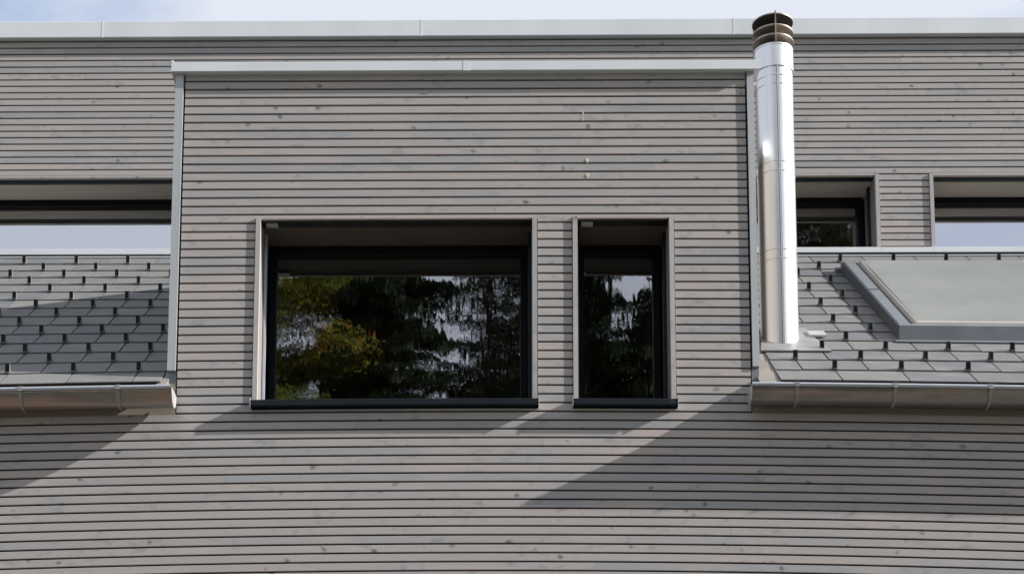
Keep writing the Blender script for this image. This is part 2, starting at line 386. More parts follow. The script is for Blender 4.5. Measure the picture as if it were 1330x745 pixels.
# ---- windows
def window(W, Y0, jl=True, jr=True, sill=True, head=.0, r=.433, label=None, sensor=False, dark_rail=False, glass=None):
    x0,x1,z0,z1=W
    mb=MB(); pr=.010
    zb=z0-(.0 if sill else .0)
    def T(): return min(1,max(0,random.gauss(.65,.15))), (random.uniform(0,50),random.uniform(0,50))
    for on,xa,xb in ((jl,x0-JW,x0),(jr,x1,x1+JW)):
        if on:
            t,u=T(); # jamb board: grain runs upright, so swap the uv by hand
            n0=len(mb.uv); mb.box(xa,xb,Y0-pr,Y0+.022,zb,z1+.008,t,u,0,9)
            mb.uv[n0:]=[(b_,a_) for a_,b_ in mb.uv[n0:]]
            mb.box(xa,xb,Y0+.0225,Y0+r+.06,zb,z1,.4,u,3,9)
    t,u=T(); mb.box(x0+.001,x1-.001,Y0+.001,Y0+.012,z1,z1+.024,t,u); mb.box(x0+.001,x1-.001,Y0+.0122,Y0+.037,z1+.001,z1+.024,t,u,1)                      # thin head board, shade put into its underside colour
    mb.box(x0+.001,x1-.001,Y0+.125,Y0+r+.06,z1-.002,z1+.03,.5,u,1)               # soffit behind the blind slot
    mb.box(x0+.001,x1-.001,Y0+.038,Y0+.124,z1+.05,z1+.07,.5,u,2)
    mb.box(x0+.001,x1-.001,Y0+.03,Y0+.037,z1+.024,z1+.05,.5,u,2); mb.box(x0+.001,x1-.001,Y0+.125,Y0+.131,z1+.03,z1+.05,.5,u,2)
    mb.box(x0+.001,x1-.001,Y0+.0371,Y0+.0385,z1+.001,z1+.05,.5,u,2)  # dark strip added behind the head board, keeps its reflection unlit
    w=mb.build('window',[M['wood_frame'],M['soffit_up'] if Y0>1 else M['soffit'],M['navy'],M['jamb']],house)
    if label: w['label']=label
    b=MB(); b.box(x0+.003,x1-.003,Y0+.048,Y0+.112,z1+.003,z1+.045); b.build('blind_box',M['navy'],w)
    fr=MB(); fw=.042; ya,yb=Y0+r-.05,Y0+r+.03; e=.024
    fr.box(x0+e,x1-e,ya,yb,z1-.055,z1-.003); fr.box(x0+e,x1-e,ya+.01,yb,z0+.0,z0+.05)
    fr.box(x0+e,x0+e+fw,ya,yb,z0+.05,z1-.055); fr.box(x1-e-fw,x1-e,ya,yb,z0+.05,z1-.055)
    fr.box(x0+.001,x0+e,yb-.02,yb,z0,z1-.003); fr.box(x1-e,x1-.001,yb-.02,yb,z0,z1-.003)
    fr.build('sash_frame',M['frame'],w)
    g=MB(); xa,xb,za,zb2=x0+e+fw-.004,x1-e-fw+.004,z0+.04,z1-.05
    g.poly([(xa,Y0+r,za),(xb,Y0+r,za),(xb,Y0+r,zb2),(xa,Y0+r,zb2)]); g.build('pane',M[glass or ('glass_upper' if Y0>1 else 'glass')],w)
    for xa,xb in ((x0+.001,x0+.021),(x1-.021,x1-.001)):
        k=MB(); k.box(xa,xb,Y0+.20,Y0+.24,z0,z1-.004); k.box(xa+.006,xb-.006,Y0+.192,Y0+.2,z0,z1-.004)
        k.build('guide_rail',M['rail'] if xa<(x0+x1)/2 and not dark_rail else M['navy'],w)
    if sill:
        k=MB(); k.box(x0-JW-.004,x1+JW+.004,Y0-.055,Y0+.01,z0-.039,z0-.003,ch=.003); k.box(x0+.001,x1-.001,Y0+.01,Y0+r-.041,z0-.03,z0-.002)
        k.box(x0-JW-.008,x0-JW-.0045,Y0-.058,Y0+.012,z0-.05,z0+.01,mat=1); k.box(x1+JW+.0045,x1+JW+.008,Y0-.058,Y0+.012,z0-.05,z0+.01,mat=1)
        for q in range(int((x1-x0)/.011)):
            xx=x0-JW+.008+q*.0115
            if xx<x1+JW-.01: k.box(xx,xx+.006,Y0-.057,Y0-.055,z0-.043,z0-.007)
        k.build('sill',[M['navy'],M['trim']],w)
    if sensor:
        k=MB(); k.box(x0+.03,x0+.105,Y0+.052,Y0+.09,z1-.016,z1+.001); k.build('bracket',M['trim'],w)
    return w
window(W_BIG,0,sensor=True,label='wide dormer window mirroring dark conifers and yellow-green leaves')
window(W_SML,0,sensor=True,dark_rail=True,label='narrow dormer window with a patch of bright sky mirrored in its upper corner')
window(W_L,D,True,True,False,label='upper window over the left slate roof, mirroring pale sky')
window(W_R1,D,True,True,False,glass='glass',label='upper window partly behind the steel flue, mirroring dark trees',dark_rail=True)
window(W_R2,D,True,True,False,label='upper window over the roof window, mirroring pale sky')

# ---- metal flashings
mb=MB()
zct=at(606,79.5,-.045)[1]; zcb=at(606,91.4,-.045)[1]
cxl=at(222.6,86,-.045)[0]; cxr=at(986.8,84,-.045)[0]
mb.box(cxl,cxr,-.045,.10,zcb,zct,ch=.003)
xs=at(606,86,-.05)[0]; mb.box(xs-.022,xs+.022,-.0465,.08,zcb-.0015,zct+.0015)
DK=.20                                            # the dormer roof falls backwards
DYB=2.35
zr=lambda Y,o=0: zcb+o-.01-DK*Y
for xa,xb in ((cxl,cxl+.085),(cxr-.085,cxr)):      # verge flashing along both sides
    mb.hexa([(xa,.1,zr(.1,-.0)),(xb,.1,zr(.1,-.0)),(xb,DYB,zr(DYB)),(xa,DYB,zr(DYB)),(xa,.1,zr(.1,.075)),(xb,.1,zr(.1,.075)),(xb,DYB,zr(DYB,.075)),(xa,DYB,zr(DYB,.075))])
mb.box(cxl-.001,cxl+.012,-.046,-.02,zct,zct+.014); 
mb.build('dormer_coping',M['coping'],house)
mb=MB()
mb.hexa([(cxl+.09,.11,zr(.1,-.03)),(cxr-.09,.11,zr(.1,-.03)),(cxr-.09,DYB,zr(DYB,-.03)),(cxl+.09,DYB,zr(DYB,-.03)),(cxl+.09,.11,zr(.1,.04)),(cxr-.09,.11,zr(.1,.04)),(cxr-.09,DYB,zr(DYB,.04)),(cxl+.09,DYB,zr(DYB,.04))])
mb.build('dormer_roof',M['flash'],house)
for s,xo,xi in ((-1,TXL,DXL),(1,TXR,DXR)):
    t=MB(); a,b=min(xo,xi),max(xo,xi); zb=at(222 if s<0 else 981,481.5 if s<0 else 476,0)[1]
    if s<0: t.box(a,b-.006,-.012,.03,zb,zcb-.002)
    else: t.box(a+.006,b,-.012,.03,zb,zcb-.002)
    t.box(a+.002,b-.002,.012,.03,Z_EAVE+.0,zb-.001,mat=1)
    t.build('corner_trim',[M['trim'],M['flash']],house)
    k=MB(); xa,xb=(a+.004,a+.03) if s<0 else (b-.03,b-.004)
    k.hexa([(xa,.031,RZ0-.1),(xb,.031,RZ0-.1),(xb,DYB+.1,RZ0+RM*2.3-.1),(xa,DYB+.1,RZ0+RM*2.3-.1),(xa,.031,zr(.03,-.004)),(xb,.031,zr(.03,-.004)),(xb,DYB+.1,zr(DYB,-.004)),(xa,DYB+.1,zr(DYB,-.004))])
    k.build('dormer_cheek',M['cheek'],house)
# parapet flashing with its joints
mb=MB(); yp=D-.05
zpt=at(665,25.2,yp)[1]; zpb=at(665,46.2,yp)[1]
joints=[XL-.05]+[at(px,36,yp)[0] for px in (133,547,953)]; joints.append(joints[-1]+(joints[-1]-joints[-2])); joints.append(XR+.05)
joints=sorted(joints)
mb.box(joints[0],joints[-1],yp,D+.3,zpb,zpt,ch=.004)
for x in joints[1:-1]: mb.box(x-.006,x+.006,yp-.0012,D+.29,zpb-.001,zpt+.0012)
mb.build('parapet_coping',M['coping'],house)
# white sill flashing between the upper windows and the roofs
mb=MB()
ys=D-.045
za=at(150,323,ys)[1]; zb=at(150,330.4,ys)[1]
mb.box(XL+.02,DXL-.02,ys,D+.42,zb,za,ch=.003)
mb.build('sill_flashing',M['coping'],house); mb=MB()
za2=at(1200,320.3,ys)[1]; zb2=at(1200,327.3,ys)[1]
j=[DXR+.02,at(1145.5,324,ys)[0],at(1213,324,ys)[0],XR-.02]
for a,b in zip(j,j[1:]): mb.box(a+.001,b-.001,ys,D+.42,zb2,za2,ch=.003)
mb.build('sill_flashing',M['coping'],house)
mb=MB(); mb.box(XL+.02,XR-.02,D-.02,D+.02,zb-.14,zb+.0); mb.build('upstand',M['membrane'],house)

# ---- slate roofs
ROWS=15
Y_E, Y_T = -.085, 3.045
rowY=[Y_E+(Y_T-Y_E)*i/ROWS for i in range(ROWS+1)]
TW=.426
SKX0,SKX1=2.925,4.47; SKY0,SKY1=.80,2.52
def slate_roof(xa,xb,xphase,label,cut=None):
    mb=MB(); hooks=[]
    for i in range(ROWS):
        Y0,Y1=rowY[i],rowY[i+1]+.035
        off=xphase+(TW/2 if i%2 else 0)
        k0=int((xa-off)/TW)-2
        for k in range(k0,k0+40):
            a,b=off+k*TW,off+(k+1)*TW
            hx=(a+b)/2
            a2,b2=max(a,xa),min(b,xb)
            if b2-a2<.02: continue
            spans=[(a2,b2)]
            if cut and Y0<cut[3] and Y1>cut[2]+.05:
                spans=[(p,q) for p,q in ((a2,min(b2,cut[0])),(max(a2,cut[1]),b2)) if q-p>.02]
            for p,q in spans:
                j=random.uniform(-.0015,.0015); tone=min(1,max(0,random.gauss(.5,.25)))
                g0=.0045 if p==a else 0; g1=.0045 if q==b else 0
                mb.rbox(p+g0,q-g1,Y0+j,Y1,.006,.0135+j,tone,0,1,(random.uniform(0,50),random.uniform(0,50)),-.004,.004)
            if i>0 and any(p+.02<hx<q-.02 for p,q in spans): hooks.append((hx,Y0))
    mb.rbox(xa-.01,xb+.01,Y_E+.03,D,-.05,-.006,.5,1,30)
    mb.rbox(xa,xb,Y_E+.012,Y_E+.2,-.02,.004,.5,1,30)
    mb.rbox(xa,xb,Y_T-.005,Y_T+.02,.012,.016,.5,2,30)
    o=mb.build('slate_roof',[M['slate'],M['underlay'],M['trim']],house); o['label']=label
    return o,hooks
# the hook: foot strap, upright plate, two bent cheeks
hk=MB()
w=.0138
hk.hexa([(-w,-.012,0),(w,-.012,0),(w,.05,.0),(-w,.05,.0),(-w,-.012,.004),(w,-.012,.004),(w,.05,.004),(-w,.05,.004)],mat=1)
hk.hexa([(-w,-.012,.004),(w,-.012,.004),(w,-.008,.004),(-w,-.008,.004),(-w,-.012,.010),(w,-.012,.010),(w,-.008,.010),(-w,-.008,.010)],mat=1)
hk.hexa([(-w+.003,.004,.004),(w-.003,.004,.004),(w-.003,.007,.004),(-w+.003,.007,.004),(-w+.002,.034,.051),(w-.002,.034,.051),(w-.002,.038,.051),(-w+.002,.038,.051)],mat=0)
for s in (-1,1):
    a,b=(s*w-.0011,s*w+.0013)
    hk.hexa([(a,.001,.004),(b,.001,.004),(b,.030,.004),(a,.030,.004),(a,.031,.053),(b,.031,.053),(b,.040,.053),(a,.040,.053)],mat=1 if s>0 else 0)
hook0=hk.build('snow_hook',[M['hook'],M['hookedge']],None,sag=False)
hook_me=hook0.data; bpy.data.objects.remove(hook0)
slope=math.atan(RM)
def put_hooks(roof,spots):
    for x,Y in spots:
        o=bpy.data.objects.new('snow_hook',hook_me); COL.objects.link(o); o.parent=roof
        p=rp(x,Y+.002,.0135); o.location=(p[0]+random.uniform(-.004,.004),p[1],p[2]-droop(p[0],p[2]))
        o.rotation_euler=(slope,0,random.uniform(-.06,.06))
# phases from hooks seen in the photograph
hx,_=on_roof(97,479,.02); PH_L=hx-TW/2-TW/2       # a hook in the second course (i=1)
hx,_=on_roof(1085.3,479,.02); PH_R=hx-TW/2-TW/2
LXR=-1.985; RXL=1.965
roofL,hkL=slate_roof(XL+.0,LXR,PH_L,'left slate roof, mostly in the shade of the dormer')
roofR,hkR=slate_roof(RXL,XR-.0,PH_R,'right slate roof in full sun around the flue and roof window',(SKX0+.01,SKX1-.01,SKY0,SKY1))
def in_view(x,Y):
    p=Vector(rp(x,Y,.03))-CAM; return -12 < PPX+F*p.dot(RGT)/p.dot(FWD) < 1342
def far_hooks(roof,spots):
    """the hooks of the stretches beyond the photograph, as one part"""
    mb=MB(); src=hook_me; ca,sa_=c_(slope),s_(slope)
    for x,Y in spots:
        p=rp(x,Y+.002,.0135)
        for f in src.polygons:
            mb.poly([(p[0]+q.x,p[1]+q.y*ca-q.z*sa_,p[2]+q.y*sa_+q.z*ca) for q in (src.vertices[k].co for k in f.vertices)],.5,None,f.material_index)
    o=mb.build('snow_hook',[M['hook'],M['hookedge']],roof); o['kind']='stuff'
def flue_clear(x,Y): return not (x<2.52 and .55<Y<1.15)
for roof,hooks in ((roofL,hkL),(roofR,[h for h in hkR if flue_clear(*h)])):
    near=[h for h in hooks if in_view(*h)]; near.sort(key=lambda h:h[1])
    put_hooks(roof,near[:100]); far_hooks(roof,[h for h in hooks if not in_view(*h)]+near[100:])
    print('hooks',len(near))
# valley flashings beside the dormer
for a,b in ((LXR-.02,TXL+.012),(TXR-.012,RXL+.02)):
    mb=MB(); mb.rbox(a,b,-.12,D,-.03,-.001,.5,0,1); mb.build('valley_flashing',M['valley'],house)

# ---- gutters
GR=.092; GY=-.124
ZLIP=at(140,504,-.216)[1]; ZLIPR=at(1100,500.5,-.216)[1]
def gutter(xa,xb,zl,brackets,seam,label):
    mb=MB(); n=max(2,int((xb-xa)/.3)); na=18
    for i in range(n):
        a=xa+(xb-xa)*i/n; b=xa+(xb-xa)*(i+1)/n
        for rr,flip in ((GR,False),(GR-.003,True)):
            for j in range(na):
                A=math.pi+math.pi*j/na; B=math.pi+math.pi*(j+1)/na
                p=[(a,GY+rr*c_(A),zl+rr*s_(A)),(b,GY+rr*c_(A),zl+rr*s_(A)),(b,GY+rr*c_(B),zl+rr*s_(B)),(a,GY+rr*c_(B),zl+rr*s_(B))]
                mb.poly(p if not flip else p[::-1],.5,None,0,True)
        # rolled bead on the front lip
        for j in range(10):
            A=2*math.pi*j/10; B=2*math.pi*(j+1)/10; r=.0125; cy=GY-GR-.008; cz=zl+.003
            mb.poly([(a,cy+r*c_(A),cz+r*s_(A)),(a,cy+r*c_(B),cz+r*s_(B)),(b,cy+r*c_(B),cz+r*s_(B)),(b,cy+r*c_(A),cz+r*s_(A))],.5,None,1,True)
    if seam:
        for j in range(na):
            A=math.pi+math.pi*j/na; B=math.pi+math.pi*(j+1)/na; r=GR+.0025
            mb.poly([(seam-.012,GY+r*c_(A),zl+r*s_(A)),(seam+.012,GY+r*c_(A),zl+r*s_(A)),(seam+.012,GY+r*c_(B),zl+r*s_(B)),(seam-.012,GY+r*c_(B),zl+r*s_(B))],.5,None,0,True)
    g=mb.build('gutter',[M['gutter'] if seam else M['gutter_stained'],M['bead']],house); g['label']=label
    for x in (xa,xb):
        c=MB(); e=.002; pts=[(x,GY+(GR+.003)*c_(math.pi+math.pi*j/24),zl+(GR+.003)*s_(math.pi+math.pi*j/24)) for j in range(25)]+[(x,GY+GR+.003,zl+.008),(x,GY-GR-.003,zl+.008)]
        q=[(x+.003,y,z) for _,y,z in pts]; c.poly(pts[::-1]); c.poly(q)
        for j in range(len(pts)): c.poly([pts[j],pts[(j+1)%len(pts)],q[(j+1)%len(pts)],q[j]])
        c.build('end_cap',M['bright'],g)
    for x in brackets:
        k=MB(); w=.012
        for j in range(13):
            A=math.pi*1.0+math.pi*.62*j/13; B=math.pi*1.0+math.pi*.62*(j+1)/13; ro=GR+.010; ri=GR+.001
            P=lambda an,r,xx:(xx,GY+r*c_(an),zl+r*s_(an))
            t=w*(1-.45*j/13)
            k.hexa([P(A,ri,x-t),P(A,ri,x+t),P(B,ri,x+t),P(B,ri,x-t),P(A,ro,x-t),P(A,ro,x+t),P(B,ro,x+t),P(B,ro,x-t)])
        k.box(x-w,x+w,GY-GR-.012,GY+GR,zl+.016,zl+.0195)
        k.box(x-w,x+w,GY-GR-.0225,GY-GR-.0195,zl-.014,zl+.016)
        k.build('gutter_bracket',M['strap'],g)
    return g
gxl=at(222.5,503,-.216)[0]; gxr=at(976.5,497,-.216)[0]
bl=[at(px,510,-.216)[0] for px in (26.5,153)]; step=bl[1]-bl[0]
br=[at(px,506,-.216)[0] for px in (1035.5,1163,1286.6)]
gutter(XL,gxl,ZLIP,[b for b in (bl[0]-2*step,bl[0]-step,*bl)],None,'left gutter with a warm stained streak')
gutter(gxr,XR,ZLIPR,[*br,br[2]+step,br[2]+2*step],at(1219.5,506,-.216)[0],'right gutter with a soldered joint')
# eave fascia boards behind the gutters
for a,b in ((XL,DXL-.001),(DXR+.001,XR)):
    mb=MB(); zf=Z_EAVE
    mb.box(a,b,.0,.03,zf+.010,zf+.056,.4,(3,5),1); mb.box(a,b,.002,.05,zf+.06,RZ0-.03,.3,(8,2),1)
    mb.build('eave_fascia',[M['wood'],M['fascia']],house)

# ---- roof window with its screen
mb=MB()
mb.rbox(SKX0,SKX0+.012,SKY0+.0,SKY1,-.01,.095,.5,2)                       # left side, its shade put into the colour
mb.rbox(SKX0+.012,SKX0+.088,SKY0+.03,SKY1,.02,.098,.5,0,1)
mb.rbox(SKX1-.09,SKX1,SKY0+.0,SKY1,-.01,.096,.5,0)
mb.hexa([rp(SKX0+.002,SKY0-.055,-.005),rp(SKX1-.002,SKY0-.055,-.005),rp(SKX1-.002,SKY0+.03,-.005),rp(SKX0+.002,SKY0+.03,-.005),rp(SKX0+.002,SKY0-.008,.103),rp(SKX1-.002,SKY0-.008,.103),rp(SKX1-.002,SKY0+.03,.103),rp(SKX0+.002,SKY0+.03,.103)])           # front face
mb.rbox(SKX0-.03,SKX1+.03,SKY0-.085,SKY0-.05,.012,.018,.5,0,4)             # apron on the slates
mb.rbox(SKX0-.0,SKX1,SKY1,SKY1+.05,-.01,.085,.5,0,4)
mb.rbox(SKX0-.05,SKX0-.001,SKY1-.03,SKY1+.02,.005,.045,.5,0,1)
mb.rbox(SKX0+.013,SKX0+.089,SKY0+.9,SKY0+.906,.098,.1,.5,1,1)
sk=mb.build('roof_window',[M['flash'],M['membrane'],M['zinc_shade']],house); sk['label']='roof window covered by a pale grey screen'
sa,sb=SKX0+.118,SKX1-.118
mb=MB(); mb.rbox(SKX0+.09,SKX1-.091,SKY0+.031,SKY1-.002,-.01,.05,.5,0,1); mb.build('frame_recess',M['membrane'],sk)
fr=MB(); R_=[(0,.05),(0,.092),(.012,.108),(.032,.114)]
Ya,Yb=SKY0+.04,SKY1-.02
for (d0,n0),(d1,n1) in zip(R_,R_[1:]):
    A=[rp(sa+d0,Ya+d0*.8,n0),rp(sb-d0,Ya+d0*.8,n0),rp(sb-d0,Yb-d0*.8,n0),rp(sa+d0,Yb-d0*.8,n0)]
    B=[rp(sa+d1,Ya+d1*.8,n1),rp(sb-d1,Ya+d1*.8,n1),rp(sb-d1,Yb-d1*.8,n1),rp(sa+d1,Yb-d1*.8,n1)]
    for i in range(4): fr.poly([A[i],A[(i+1)%4],B[(i+1)%4],B[i]],.5,None,0)
fr.build('screen_rim',plain('screen_rim_grey',(.31,.295,.27),.55,0,.06,6),sk)
mb=MB(); d=.032; nx,ny=14,14
G=[[rp(sa+d+(sb-sa-2*d)*i/nx, Ya+d*.8+(Yb-Ya-1.6*d)*j/ny, .114-.004*math.sin(math.pi*i/nx)*math.sin(math.pi*j/ny)) for i in range(nx+1)] for j in range(ny+1)]
for j in range(ny):
    for i in range(nx): mb.poly([G[j][i],G[j][i+1],G[j+1][i+1],G[j+1][i]],.5,None,0,True)
mb.build('screen',M['fabric'],sk,merge=True)

# ---- steel flue
FR=.130
fx,_=at(1012.5,430,.76)
FY=.76
zz=lambda py,px=1008: at(px,py,FY-FR)[1]
z_b=RZ0+RM*(FY-FR)-.12
zt=zz(83)
def flue_x(z): return fx
mb=MB()
prof=[(FR,z_b)]
for yb_ in (334,322): 
    z=zz(yb_); prof+=[(FR,z-.006),(FR+.0035,z-.003),(FR+.0035,z+.003),(FR,z+.006)]
for yb_ in (220,208):
    z=zz(yb_); prof+=[(FR,z-.006),(FR+.0035,z-.003),(FR+.0035,z+.003),(FR,z+.006)]
for yb_ in (107,96):
    z=zz(yb_); prof+=[(FR,z-.006),(FR+.0035,z-.003),(FR+.0035,z+.003),(FR,z+.006)]
prof.append((FR,zt+.01))
mb.lathe(fx,FY,prof,64)
# standing seam, a little to the right of the front
a=-math.pi/2+.02; cx,cy=fx+FR*c_(a),FY+FR*s_(a)
mb.box(cx-.004,cx+.004,cy-.006,cy+.006,z_b+.1,zt); mb.box(cx-.008,cx-.0045,cy-.002,cy+.006,z_b+.1,zt,mat=1); mb.box(cx+.0045,cx+.008,cy-.002,cy+.006,z_b+.1,zt,mat=1)
flue=mb.build('flue',[M['steel'],M['strap']],house); flue['label']='polished steel flue rising beside the dormer'
zr1=zz(55)
mb=MB(); mb.lathe(fx,FY,[(FR+.001,zt-.012),(FR+.008,zt-.010),(FR+.008,zt+.004),(FR+.006,zr1-.015),(FR+.009,zr1-.012),(FR+.009,zr1-.002),(FR+.002,zr1),(FR-.012,zr1),(FR-.012,zr1-.2)],64)
mb.build('flue_collar',M['steel'],flue)
z2,z3,z4=zz(44),zz(32),at(1004,16.5,FY-FR-.012)[1]
cap=MB()
CR=FR+.013
for zc in (z2,z3): cap.lathe(fx,FY,[(FR-.055,zc-.020),(CR,zc-.0),(CR+.001,zc-.006),(CR-.002,zc-.012),(FR-.055,zc-.030),(FR-.055,zc-.020)],64)
cap.lathe(fx,FY,[(0,z4+.012),(CR-.01,z4+.006),(CR,z4),(CR,z4-.006),(CR-.004,z4-.008)],64)
cap_o=cap.build('flue_cap',M['cap'],flue)
k=MB(); k.lathe(fx,FY,[(CR-.004,z4-.008),(.05,z4-.03),(0,z4-.034)],48); k.lathe(fx,FY,[(FR-.06,zr1-.2),(FR-.06,z4-.05)],40); k.build('cap_liner',M['dark_liner'],flue)
for i in range(3):
    k=MB()
    a=-math.pi/2-.03+i*math.pi*2/3; dx,dy=c_(a),s_(a); nx_,ny_=-s_(a)*.0035,c_(a)*.0035
    r0,r1=FR-.055,CR+.004
    k.hexa([(fx+dx*r0-nx_,FY+dy*r0-ny_,zr1),(fx+dx*r1-nx_,FY+dy*r1-ny_,zr1),(fx+dx*r1+nx_,FY+dy*r1+ny_,zr1),(fx+dx*r0+nx_,FY+dy*r0+ny_,zr1),
            (fx+dx*r0-nx_,FY+dy*r0-ny_,z4+.016),(fx+dx*r1-nx_,FY+dy*r1-ny_,z4+.016),(fx+dx*r1+nx_,FY+dy*r1+ny_,z4+.016),(fx+dx*r0+nx_,FY+dy*r0+ny_,z4+.016)])
    k.build('cap_fin',M['cap'],flue)
# sheet-metal apron round the flue's foot
mb=MB()
pts=[on_roof(px,py,.03) for px,py in ((988,453),(1080,453.5),(1058,437),(1046,424),(988,424))]
top=[rp(x,Y,.022) for x,Y in pts]; bot=[rp(x,Y,.012) for x,Y in pts]
mb.poly(top); mb.poly(bot[::-1])
for i in range(5): mb.poly([bot[i],bot[(i+1)%5],top[(i+1)%5],top[i]])
mb.lathe(fx,FY,[(FR+.03,RZ0+RM*(FY)-.02),(FR+.006,RZ0+RM*FY+.02)],48) if False else None
x0,Y0=on_roof(1051,436,.03); x1,_=on_roof(1073,436,.03)
mb.rbox(x0,x1,Y0,Y0+.10,.022,.036,.5,1,1)
mb.build('flue_apron',[M['apron'],M['bright']],flue)

# ------------------------------------------------------------------ ground and trees across the garden
def sheet(name,x0,x1,y0,y1,z,mat,n=1):
    mb=MB()
    mb.poly([(x0,y0,z),(x1,y0,z),(x1,y1,z),(x0,y1,z)],.5,[(x0,y0),(x1,y0),(x1,y1),(x0,y1)])
    return tag(mb.build(name,mat,None,sag=False),kind='structure')
m,nt,b=newmat('meadow_grass')
n=noise(nt,uvmap(nt,(.3,.3,1)),1.0,6,.6); n2=noise(nt,uvmap(nt,(14,14,1)),1.0,3,.6)
c=mix(nt,ramp(nt,n,[(.3,0.0),(.7,1.0)]),(.05,.075,.02),(.11,.11,.045)); c=mix(nt,.4,c,ramp(nt,n2,[(.2,.4),(.8,1.0)]),'MULTIPLY')
nt.links.new(c,b.inputs['Base Color']); b.inputs['Roughness'].default_value=.9
sheet('ground',-900,900,-900,900,0,m)
m,nt,b=newmat('pale_gravel')
n=noise(nt,uvmap(nt,(.6,.6,1)),1.0,5,.6); n2=noise(nt,uvmap(nt,(40,40,1)),1.0,3,.7)
c=mix(nt,ramp(nt,n,[(.3,0.0),(.7,1.0)]),(.095,.085,.075),(.15,.135,.12)); c=mix(nt,.5,c,ramp(nt,n2,[(.2,.5),(.8,1.0)]),'MULTIPLY')
nt.links.new(c,b.inputs['Base Color']); b.inputs['Roughness'].default_value=.9
sheet('forecourt',-14,14,-15,-.02,.004,m)

def leaf_mat(name,stops,trans=.25):
    m,nt,b=newmat(name); t=attr(nt)
    c=ramp(nt,t,stops); nt.links.new(c,b.inputs['Base Color']); b.inputs['Roughness'].default_value=.8; b.inputs['Specular IOR Level'].default_value=.12
    out=nt.nodes['Material Output']; tl=N(nt,'ShaderNodeBsdfTranslucent'); nt.links.new(c,tl.inputs[0])
    ms=N(nt,'ShaderNodeMixShader'); ms.inputs[0].default_value=trans; nt.links.new(b.outputs[0],ms.inputs[1]); nt.links.new(tl.outputs[0],ms.inputs[2]); nt.links.new(ms.outputs[0],out.inputs[0])
    return m
M['needle']=leaf_mat('dark_needles',[(0,(.012,.021,.010)),(.65,(.024,.036,.014)),(1,(.055,.066,.02))],.2)
M['leafy']=leaf_mat('autumn_leaves',[(0,(.05,.075,.014)),(.4,(.13,.145,.024)),(.75,(.23,.20,.034)),(.9,(.26,.13,.03)),(1,(.24,.06,.03))],.55)
M['bark']=plain('rough_bark',(.06,.046,.036),.9,0,.3,7,.2,(4,4,.7))

def quads_obj(name,C,U,V,tone,mat,parent):
    """many small quads: centre, half-axes"""
    n=len(C); v=np.empty((n,4,3)); v[:,0]=C-U-V; v[:,1]=C+U-V; v[:,2]=C+U*.55+V; v[:,3]=C-U*.55+V
    me=bpy.data.meshes.new(name); me.vertices.add(4*n); me.vertices.foreach_set('co',v.reshape(-1))
    me.loops.add(4*n); me.loops.foreach_set('vertex_index',np.arange(4*n)); me.polygons.add(n); me.polygons.foreach_set('loop_start',np.arange(0,4*n,4))
    me.update(calc_edges=True); a=me.attributes.new('tone','FLOAT','FACE'); a.data.foreach_set('value',tone.astype(np.float32)); me.materials.append(mat)
    o=bpy.data.objects.new(name,me); COL.objects.link(o); o.parent=parent; return o
def limb(mb,p,q,r0,r1,n=7):
    p,q=Vector(p),Vector(q); d=(q-p).normalized(); a=d.orthogonal().normalized(); b=d.cross(a)
    ring=lambda c,r:[tuple(c+a*(r*c_(2*math.pi*i/n))+b*(r*s_(2*math.pi*i/n))) for i in range(n)]
    A,B=ring(p,r0),ring(q,r1)
    for i in range(n): mb.poly([A[i],A[(i+1)%n],B[(i+1)%n],B[i]],.5,None,0,True)
